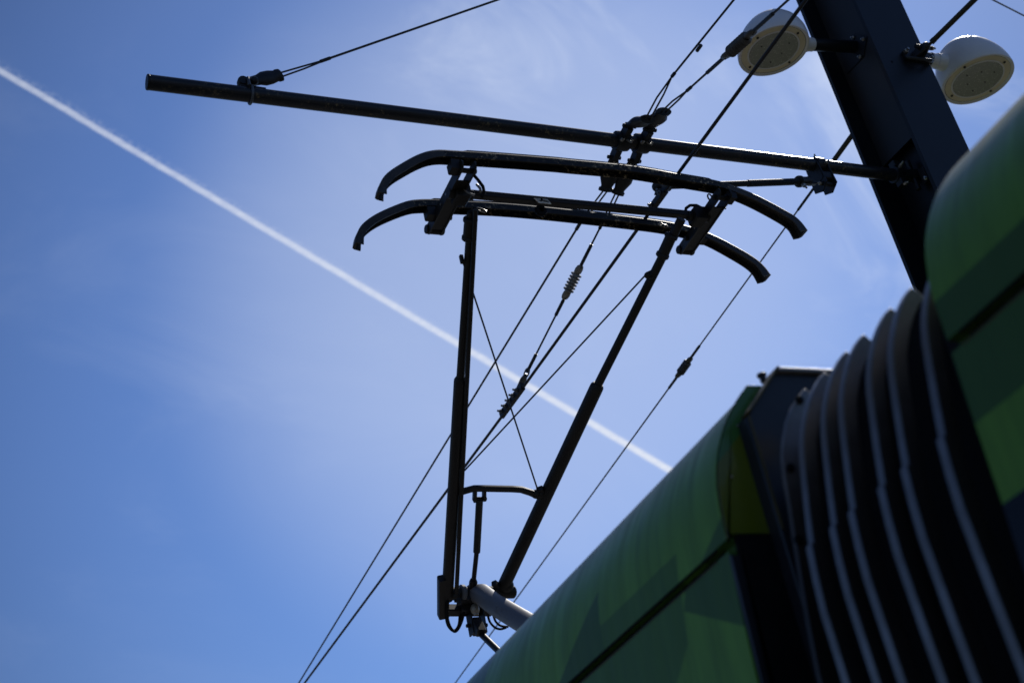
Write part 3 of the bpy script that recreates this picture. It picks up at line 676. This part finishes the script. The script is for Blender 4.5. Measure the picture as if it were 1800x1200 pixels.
# maker's plate: pale tag with a dark block and strokes
q = on(954, 353, 1, 4.412); rx = (h1-h0).normalized(); 
bm = B(); prism(bm, [q+rx*-.040+V((0, 0, .012)), q+rx*.026+V((0, 0, .012)), q+rx*.040+V((0, 0, -.013)), q+rx*-.020+V((0, 0, -.013))], (0, .004, 0)); pl = obj('name_plate', bm, M['plate'], hb_, label='small pale plate with dark letter strokes')
bm = B()
def stroke(x0, z0, x1, z1, w=.0028): bar(bm, q+rx*x0+V((0, -.0015, z0)), q+rx*x1+V((0, -.0015, z1)), w, .002, up=(0, 1, 0))
stroke(-.004, .014, -.002, -.002, .008); stroke(-.020, .000, -.004, .0, .003); stroke(-.012, -.006, -.006, .004, .006)
stroke(.006, .004, .026, .003); stroke(.008, -.004, .030, -.005); stroke(.004, .004, .008, -.005)
obj('lettering', bm, M['rubber'], pl, keep=True)
bm = B(); q2_ = q+V((-.005, .03, -.035)); lathe(bm, [(.012, -.012), (.026, -.01), (.030, 0), (.026, .01), (.012, .012)], q2_, 20, (0, 1, 0)); obj('cable_grommet', bm, M['rubber'], hb_)

# upper arm: two long tubes in one plane, thicker below the splice
def armtube(top, mid, bot, r1, r2, sl):
    a_, m_, b_ = onarm(*top), onarm(*mid), onarm(*bot); bm = B()
    tube(bm, [a_, m_, b_][:2], r1, 24); d = (b_-m_).normalized()
    tube(bm, [m_-d*.02, m_-d*.005, m_+d*.01, b_], r2, 28, [.72, .98, 1, 1])
    o = obj('arm_tube', bm, M['panto'], pg)
    s0, s1 = onarm(*sl[0]), onarm(*sl[1]); dd = (s1-s0).normalized(); bm = B()
    cyl(bm, s0, s1, .0275, 24, .1); cyl(bm, s0-dd*.004, s0+dd*.018, .0325, 24); cyl(bm, s1-dd*.022, s1+dd*.0, .0325, 24)
    obj('spring_sleeve', bm, M['panto'], o); return a_, m_, b_
aL = armtube((829, 372), (809, 669), (786, 1052), .0195, .0305, ((827, 384), (824, 422)))
aR = armtube((1198, 385), (1049, 680), (884, 1032), .0215, .0345, ((1181, 413), (1163, 452)))
bm = B(); bar(bm, aL[0]+V((.002, -.03, .005)), onarm(826, 420)+V((0, -.03, 0)), .02, .02); obj('link_rod', bm, M['panto'], pg)
# levelling rod beside the left tube
a_, b_ = onarm(836, 368, -.035), onarm(802, 1046, -.035); m_ = a_.lerp(b_, .5)
bm = B(); tube(bm, [a_, b_], .0115, 14); sphere(bm, b_, .02); bar(bm, b_, b_+V((.01, .0, -.05)), .022, .02); obj('levelling_rod', bm, M['panto'], pg)
# brace wires
bm = B(); tube(bm, [onarm(812, 455), onarm(945, 860)], .0042, 8); bm2 = B(); tube(bm2, [onarm(1136, 482), onarm(806, 838)], .0042, 8)
obj('brace_wire', bm, M['fit'], pg); obj('brace_wire', bm2, M['fit'], pg)
bm = B(); q = onarm(816, 456); bar(bm, q+V((-.012, 0, .02)), q+V((-.012, 0, -.02)), .018, .016); q = onarm(1138, 484); sphere(bm, q, .016); bar(bm, q, onarm(1147, 480), .02, .03); q = onarm(1140, 492); cyl(bm, q+V((0, -.03, 0)), q+V((.02, .03, 0)), .012)
q = onarm(948, 858); bar(bm, q, onarm(958, 872), .035, .03); sphere(bm, onarm(950, 868), .026); obj('wire_anchor', bm, M['panto'], pg)
# cross member
cm = [onarm(*q) for q in ((806, 866), (818, 862), (833, 858), (850, 858), (900, 859), (916, 860), (932, 865), (948, 872))]
bm = B(); sweep(bm, cm, rectp(.034, .030, .3), up=an); cmo = obj('cross_member', bm, M['panto'], pg)
bm = B(); q = onarm(942, 868); sphere(bm, q, .024); bar(bm, onarm(835, 858), onarm(834, 880), .016, .03, up=an); bar(bm, onarm(851, 858), onarm(851, 878), .016, .03, up=an); cyl(bm, onarm(831, 876), onarm(855, 876), .010)
obj('damper_fork', bm, M['panto'], cmo)
# damper
dm = [onarm(843, 876), onarm(840, 970), onarm(833, 1021), onarm(831, 1052)]
bm = B(); cyl(bm, dm[0], onarm(838, 970), .0185, 20); tube(bm, [onarm(838, 968), onarm(832, 1025)], .0125, 16); tube(bm, [onarm(832, 1018), onarm(832, 1022), onarm(830, 1042), onarm(829, 1052)], .022, 20, [.75, 1, 1.02, .6]); obj('damper', bm, M['fit'], pg)
# knee: cross tube, end brackets, lower beam
kL, kR = onarm(778, 1043), onarm(905, 1040); kz = kL.z; kL.z = kR.z = (kL.z+kR.z)/2; kL.y = kR.y = (kL.y+kR.y)/2
bm = B(); cyl(bm, kL+V((.02, 0, 0)), kR, .034, 32, .25); knee = obj('knee_tube', bm, M['grey2'] if False else M['panto'], pg)
bm = B(); cyl(bm, onarm(822, 1041), onarm(845, 1041), .040, 28)
cyl(bm, onarm(808, 1042), onarm(817, 1042), .045, 28); obj('knee_collar', bm, M['grey'], knee)
bm = B(); b0, b1 = onarm(779, 1015), onarm(779, 1082)
bar(bm, b0, b1, .055, .05, up=an); sphere(bm, onarm(890, 1028), .040); bar(bm, onarm(868, 1024), onarm(880, 1034), .03, .03); obj('knee_bracket', bm, M['panto'], knee)
bm = B(); bar(bm, onarm(776, 1072), onarm(862, 1072), .05, .052, up=an); obj('knee_beam', bm, M['panto'], knee)
# lower arm
bm = B(); tube(bm, [kc+V((-.0, .02, .01)), kc-V((0, .06, 0))+V((0, 0, -.03)), kc+ldir*.4, foot], .055, 40, [.9, 1, 1, 1.08]); la = obj('lower_arm', bm, M['grey'], pg, 40)
# relief lettering on the lower arm
tcu = bpy.data.curves.new('relief', 'FONT'); tcu.body = 'SCHUNK'; tcu.size = .062; tcu.extrude = .0015; tcu.align_x = 'CENTER'; tcu.align_y = 'CENTER'
to = bpy.data.objects.new('relief', tcu); col.objects.link(to); dg = bpy.context.evaluated_depsgraph_get(); me = bpy.data.meshes.new_from_object(to.evaluated_get(dg)); bpy.data.objects.remove(to)
axl = ldir.normalized(); mid = kc+ldir*.78
vw = (CAM-mid).normalized(); nn = (vw-axl*vw.dot(axl)).normalized(); yy = nn.cross(axl)
bm = B(); bm.from_mesh(me)
Rr = .0555
for v in bm.verts:
    th = v.co.y/Rr-.35; v.co = mid+axl*v.co.x+yy*(math.sin(th)*(Rr+v.co.z))+nn*(math.cos(th)*(Rr+v.co.z))
me.materials.clear(); obj('raised_lettering', bm, metal('grey_relief_paint', (.15, .152, .16), .5, var=.1), la, keep=True)
# lower coupling rod with clevis and pale ball
j0 = on(835, 1072, 0, PX+.01); j1 = on(840, 1108, 0, PX+.01); j2 = on(888, 1155, 0, PX+.01)
bm = B()
for s in (-1, 1): prism(bm, [j0+V((s*.032, -.03, .035)), j0+V((s*.032, .04, .02)), j1+V((s*.032, .03, -.02)), j1+V((s*.032, -.03, -.02))], (s*.008, 0, 0))
box(bm, j1+V((0, 0, .01)), (.056, .06, .055), .2); cyl(bm, j1+V((-.06, 0, .03)), j1+V((.06, 0, .03)), .010); bar(bm, on(836, 1090, 0, PX), on(846, 1112, 0, PX), .05, .05); obj('rod_clevis', bm, M['fit'], pg)
bm = B(); cyl(bm, j1, j1+(j2-j1)*1.6, .017, 16); e_ = j1+(j2-j1)*((ROOF+.12-j1.z)/(j2.z-j1.z)); cyl(bm, j1+(j2-j1)*1.6, e_, .014, 14); obj('coupling_rod', bm, M['fit'], pg)
bm = B(); q = on(835, 1070, 0, PX-.02); sphere(bm, q, .0235, (1, 1, 1.25)); cyl(bm, q+V((0, 0, -.035)), q, .013); obj('ball_stud', bm, metal('pale_zinc', (.34, .31, .25), .4, .3, var=.3), pg)
bm = B(); 
for q in ((822, 1053), (833, 1053)): p = onarm(*q, -.03); cyl(bm, p+V((-.004, -.03, 0)), p+V((0, .03, 0)), .014)
bar(bm, onarm(800, 1052, -.03), onarm(840, 1054, -.03), .03, .03); box(bm, onarm(822, 1066), (.10, .08, .07)); obj('knee_linkage', bm, M['fit'], knee)
# hoses
def hose(pts, r=.0085, lift=-.02):
    w = [onarm(*q, lift) for q in pts]; P_ = []
    for i in range(len(w)-1):
        p0_, p1_, p2_, p3_ = w[max(i-1, 0)], w[i], w[i+1], w[min(i+2, len(w)-1)]
        for k in range(4):
            q = k/4; P_.append(.5*((2*p1_)+(-p0_+p2_)*q+(2*p0_-5*p1_+4*p2_-p3_)*q*q+(-p0_+3*p1_-3*p2_+p3_)*q*q*q))
    P_.append(w[-1]); bm = B(); tube(bm, P_, r, 10); obj('hose', bm, M['rubber'], pg)
hose([(784, 1056), (784, 1078), (787, 1096), (794, 1106), (801, 1107), (807, 1097), (809, 1078), (812, 1066)])
hose([(787, 1056), (786, 1080), (790, 1098), (798, 1109), (805, 1105), (812, 1090), (816, 1072)], .0075, -.035)
hose([(857, 1078), (861, 1092), (870, 1102), (880, 1105), (890, 1102)], .0065); hose([(866, 1076), (871, 1091), (880, 1099), (893, 1101)], .0065, 0)
# base frame on the roof
bm = B()
for s in (-.42, .42): bar(bm, (PX+s, foot.y-.5, ROOF+.14), (PX+s, foot.y+.6, ROOF+.14), .06, .06)
for y_ in (-.5, 0, .6): bar(bm, (PX-.45, foot.y+y_, ROOF+.14), (PX+.45, foot.y+y_, ROOF+.14), .06, .06)
obj('base_frame', bm, M['grey'], pg)
for sx in (-.42, .42):
    for sy in (-.45, .55):
        bm = B(); lathe(bm, [(.04, 0), (.06, .02), (.035, .035), (.06, .05), (.035, .065), (.06, .08), (.035, .095), (.04, .11)], (PX+sx, foot.y+sy, ROOF), 20); obj('base_insulator', bm, M['ins'], pg)

# ------------------------------------------------------------------ tram
TC = 2.97
halfprof = [(1.70, -1.40), (1.672, -1.30), (1.672, .60), (1.69, .80), (1.705, 1.0), (1.714, 1.094), (1.742, 1.099), (1.742, 1.117), (1.7165, 1.121), (1.722, 1.20), (1.730, 1.25), (1.745, 1.30), (1.760, 1.337), (1.778, 1.37), (1.798, 1.403), (1.822, 1.436), (1.846, 1.466), (1.873, 1.494), (1.903, 1.523), (1.938, 1.552), (1.975, 1.579), (2.02, 1.603), (2.08, 1.626), (2.16, 1.645), (2.3, 1.660), (2.5, 1.668), (2.75, 1.674)]
prof = [(x_-TC, z_+CZ) for x_, z_ in halfprof]; prof = prof+[(-x_, z_) for x_, z_ in prof[::-1]]
tram = thing('tram', 'green articulated tram with black ribbed bellows in the foreground', 'tram', (TC, 0, 0))
def body(y0, y1, mat, lab, prof=prof):
    bm = B(); n_ = max(2, int((y1-y0)/.5)); rings = []
    ys = [y0]+[y0+(y1-y0)*i/n_ for i in range(1, n_)]+[y1]
    for y_ in ys: rings.append([bm.verts.new((TC+a_, y_, b_)) for a_, b_ in prof])
    for r, q in zip(rings, rings[1:]):
        for j in range(len(prof)): bm.faces.new((r[j], r[(j+1) % len(prof)], q[(j+1) % len(prof)], q[j]))
    bm.faces.new(rings[0][::-1]); bm.faces.new(rings[-1])
    return obj('body', bm, mat, tram, 28, label=lab)
NE, FE = 1.585, 2.38
nb = body(-9, NE, M['near'], 'near body section, dark and light green'); fbd = body(FE, 13, M['far'], 'far body section in angular greens', [(a_, min(b_, CZ+1.5135, CZ+.7935*(TC-abs(a_)))) for a_, b_ in prof])
for bd, y0, y1 in ((nb, -8.9, NE-.03), (fbd, FE+.05, 12.9)):
    bm = B(); bar(bm, (1.7395, y0, CZ+1.1075), (1.7395, y1, CZ+1.1075), .004, .0155, up=(0, 0, 1)); bar(bm, (1.7195, y0, CZ+1.1185), (1.7195, y1, CZ+1.1185), .005, .0045); obj('gutter_seal', bm, M['rubber'], bd)
    bm = B(); bar(bm, (1.7150, y0, CZ+1.0915), (1.7150, y1, CZ+1.0915), .005, .003); obj('gutter_edge', bm, M['gold'], bd)
# windows: dark glass bands
def window(bd, y0, y1, ztop):
    bm = B()
    pr = [(1.700-.004, ztop), (1.690-.005, .80), (1.672-.005, .60), (1.672-.005, -.35)]
    pr = [p for p in pr if p[1] <= ztop+.001]
    outer = [bm.verts.new((a_, y0, CZ+b_)) for a_, b_ in pr]; oi = [bm.verts.new((a_, y1, CZ+b_)) for a_, b_ in pr]
    for i in range(len(pr)-1): bm.faces.new((outer[i], outer[i+1], oi[i+1], oi[i]))
    r = bmesh.ops.extrude_face_region(bm, geom=bm.faces[:]); bmesh.ops.translate(bm, vec=(.008, 0, 0), verts=[v for v in r['geom'] if isinstance(v, bmesh.types.BMVert)])
    obj('window', bm, M['glass'], bd)
for y0, y1 in ((-3.2, -1.9), (-1.85, -.5), (-.45, NE-.004)): window(nb, y0, y1, .806)
for y0, y1 in ((2.62, 3.9), (3.95, 5.3), (7.0, 8.3), (8.35, 9.7)): window(fbd, y0, y1, .60)
for bd, y0 in ((nb, -5), (fbd, 5.45)):
    bm = B()
    for k in (0, 1): box(bm, (1.664, y0+.34+.69*k, CZ-.43), (.012, .67, 1.95), .2)
    obj('door', bm, M['glass'], bd)
for y0 in (-5.5, 5.0, 10.5):
    for k in (-.8, .8):
        bm = B(); lathe(bm, [(0, -.06), (.28, -.06), (.31, -.05), (.31, .05), (.28, .06), (0, .06)], (2.36, y0+k, .32), 32, (1, 0, 0)); obj('wheel', bm, M['fit'], tram)
# rear body end: green end face, black frame plate
def yplate(poly, y, th): 
    bm = B(); prism(bm, [(a_, y, CZ+b_) for a_, b_ in poly], (0, th, 0)); return bm
ef = [(x_+.0015, z_) for x_, z_ in halfprof if z_ > 1.12 and z_ < 1.512]+[(1.892, 1.513), (2.05, 1.513), (2.05, 1.131), (1.718, 1.131)]
obj('end_face', yplate(ef, FE-.010, .0095), M['endface'], fbd, bevel=.004)
bm = B(); tube(bm, [(x_+.004, FE-.006, CZ+z_) for x_, z_ in halfprof if z_ > 1.12 and z_ < 1.512], .0035, 8); obj('edge_seal', bm, M['rubber'], fbd)
q = [(1.737, 1.128), (2.05, 1.128), (2.05, -1.2), (1.70, -1.2), (1.70, .6), (1.712, .80)]
obj('end_panel', yplate(q, FE-.012, .0115), M['rubber'], fbd)
bm = B(); bar(bm, (1.705, FE-.006, CZ+.7), (1.725, FE-.006, CZ+1.08), .012, .03, up=(1, 0, 0)); bar(bm, (1.69, FE-.006, CZ-1.1), (1.705, FE-.006, CZ+.7), .012, .03, up=(1, 0, 0)); obj('corner_post', bm, M['endplate'], fbd)
YP = 2.33
pp = [on(1312, 732, 1, YP), on(1362, 655, 1, YP), on(1436, 657, 1, YP), on(1372, 930, 1, YP)]
A_, B2, C2, D2 = [(p.x, p.z-CZ) for p in pp]
poly = [A_, B2, (TC+TC-B2[0], B2[1]), (TC+TC-A_[0], A_[1]), (TC+TC-D2[0], D2[1]), (TC+TC-1.80, -1.2), (1.80, -1.2), D2]
obj('gangway_plate', yplate(poly, YP, .045), M['endplate'], tram, bevel=.004)
bm = B(); e0 = V((A_[0], YP-.004, CZ+A_[1])); e1 = V((B2[0], YP-.004, CZ+B2[1])); e2 = V((TC*2-B2[0], YP-.004, CZ+B2[1])); e3 = V((D2[0], YP-.004, CZ+D2[1]))
up_ = V((0, .02, .004)); bar(bm, e1+up_, e2+up_, .06, .010); obj('plate_lip', bm, metal('pale_worn_edge', (.34, .32, .31), .45, .2, var=.3), tram)
bm = B(); bar(bm, e0+V((-.002, 0, .003)), e1+V((-.002, 0, .003)), .006, .04, up=(0, 1, 0)); bar(bm, e0+V((.004, -.001, 0)), e3+V((.004, -.001, 0)), .006, .006, up=(0, 1, 0)); obj('plate_edge', bm, M['gold'], tram)
bm = B(); q = on(1343, 672, 1, 2.37); cyl(bm, q, q+V((0, 0, .02)), .008); cyl(bm, q+V((0, 0, .016)), q+V((0, 0, .024)), .012); obj('screw_head', bm, M['fit'], fbd)
bm = B()
for u_, v_ in ((1296, 748), (1286, 838)): q = on(u_, v_, 1, FE-.011); cyl(bm, q+V((0, -.003, 0)), q, .0032, 8)
obj('rivet', bm, M['bright'], fbd)
# bellows: pleated rubber inside aluminium ribs
bel = B(); ribY = [2.092, 2.009, 1.944, 1.846, 1.773, 1.665]
rp = [(1.875, 1.372), (1.853, 1.352), (1.832, 1.328), (1.812, 1.302), (1.794, 1.274), (1.776, 1.242), (1.762, 1.212), (1.750, 1.178), (1.741, 1.145), (1.732, 1.110), (1.716, 1.045), (1.700, .973), (1.690, .90), (1.684, .834), (1.683, .70), (1.683, -1.25)]
def offp(P_, k):                              # offset profile inward by k
    out = []
    for i, p in enumerate(P_):
        a_ = P_[max(i-1, 0)]; b_ = P_[min(i+1, len(P_)-1)]; dx, dz = b_[0]-a_[0], b_[1]-a_[1]; L = math.hypot(dx, dz); out.append((p[0]-dz/L*k if True else 0, p[1]+dx/L*k))
    return out
def ribmesh(P_, depth, th, z0=None, z1=None):
    """flat-section rib following the outline P_, centred on y = 0"""
    bm = B(); O = P_; I = offp(P_, depth); rings = []
    for (a_, b_), (c_, d_) in zip(O, I):
        rings.append([bm.verts.new((a_-TC, -th/2, CZ+b_)), bm.verts.new((a_-TC, th/2, CZ+b_)), bm.verts.new((c_-TC, th/2, CZ+d_)), bm.verts.new((c_-TC, -th/2, CZ+d_))])
    for r, q in zip(rings, rings[1:]):
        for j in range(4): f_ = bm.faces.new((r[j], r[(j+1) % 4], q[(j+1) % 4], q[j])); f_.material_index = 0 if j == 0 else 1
    bm.faces.new(rings[0]); bm.faces.new(rings[-1][::-1]); return bm
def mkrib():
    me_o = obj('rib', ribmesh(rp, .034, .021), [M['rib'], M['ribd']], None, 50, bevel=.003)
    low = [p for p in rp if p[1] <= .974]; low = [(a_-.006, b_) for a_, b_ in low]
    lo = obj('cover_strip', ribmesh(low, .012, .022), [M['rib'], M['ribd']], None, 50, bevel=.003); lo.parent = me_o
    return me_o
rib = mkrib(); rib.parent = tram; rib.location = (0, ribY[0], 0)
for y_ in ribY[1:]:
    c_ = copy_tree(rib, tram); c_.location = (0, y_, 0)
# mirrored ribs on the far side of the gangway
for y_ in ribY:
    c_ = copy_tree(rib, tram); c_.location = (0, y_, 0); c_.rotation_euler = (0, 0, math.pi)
# wide end frame with bolts
wp = [(1.934, 1.422), (1.885, 1.375), (1.855, 1.335), (1.832, 1.29), (1.815, 1.25), (1.803, 1.20), (1.792, 1.13), (1.779, 1.06), (1.760, .95), (1.745, .86), (1.732, .761), (1.725, .60), (1.722, -1.2)]
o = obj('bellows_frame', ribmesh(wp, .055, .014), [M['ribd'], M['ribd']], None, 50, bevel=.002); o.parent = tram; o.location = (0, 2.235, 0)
bm = B()
for u_, v_ in ((1405, 703), (1389, 822), (1403, 948)): q = on(u_, v_, 1, 2.226); cyl(bm, q+V((0, -.006, 0)), q+V((0, .004, 0)), .0095)
obj('frame_bolt', bm, M['rubber'], tram)
# pleated rubber skin: folds between the ribs
ysk = []; allY = [2.225]+ribY+[NE-.04]
allY[0] = 2.20
for a_, b_ in zip(allY, allY[1:]): ysk += [(a_, .022), ((a_+b_)/2, .085)]
ysk[0] = (2.20, .10); ysk.append((allY[-1], .03)); rings = []
skp = rp[:]
ext = [(2.45, 1.385), (2.15, 1.383), (1.95, 1.383)]
for y_, k in ysk:
    base_ = offp(skp, k); top_ = [(a_, b_-k*.9) for a_, b_ in ext]
    ring = [(TC, CZ+1.385-k*.9)]+[(a_, CZ+b_) for a_, b_ in top_]+[(a_, CZ+b_) for a_, b_ in base_]
    rings.append([V((a_, y_, b_)) for a_, b_ in ring])
bm = bel; full = []
for r in rings:
    full.append([bm.verts.new(p) for p in r[::-1]]+[bm.verts.new(V((2*TC-p.x, p.y, p.z))) for p in r[1:]])
for r, q in zip(full, full[1:]):
    for j in range(len(r)-1): bm.faces.new((r[j], r[j+1], q[j+1], q[j]))
obj('bellows', bm, M['rubber'], tram, 60)
# dark gangway lining behind the near section's edge
bm = B(); prism(bm, [(1.722, NE+.001, CZ-1.2), (1.722, NE+.001, CZ+.7), (1.75, NE+.001, CZ+1.15), (1.80, NE+.001, CZ+1.31), (TC, NE+.001, CZ+1.36), (2*TC-1.722, NE+.001, CZ-1.2)], (0, .035, 0)); obj('gangway_frame', bm, M['rubber'], tram)

# ------------------------------------------------------------------ render settings
sc.cycles.filter_width = 1.6
sc.view_settings.view_transform = 'Standard'; sc.view_settings.look = 'None'; sc.view_settings.exposure = 0; sc.view_settings.gamma = 1
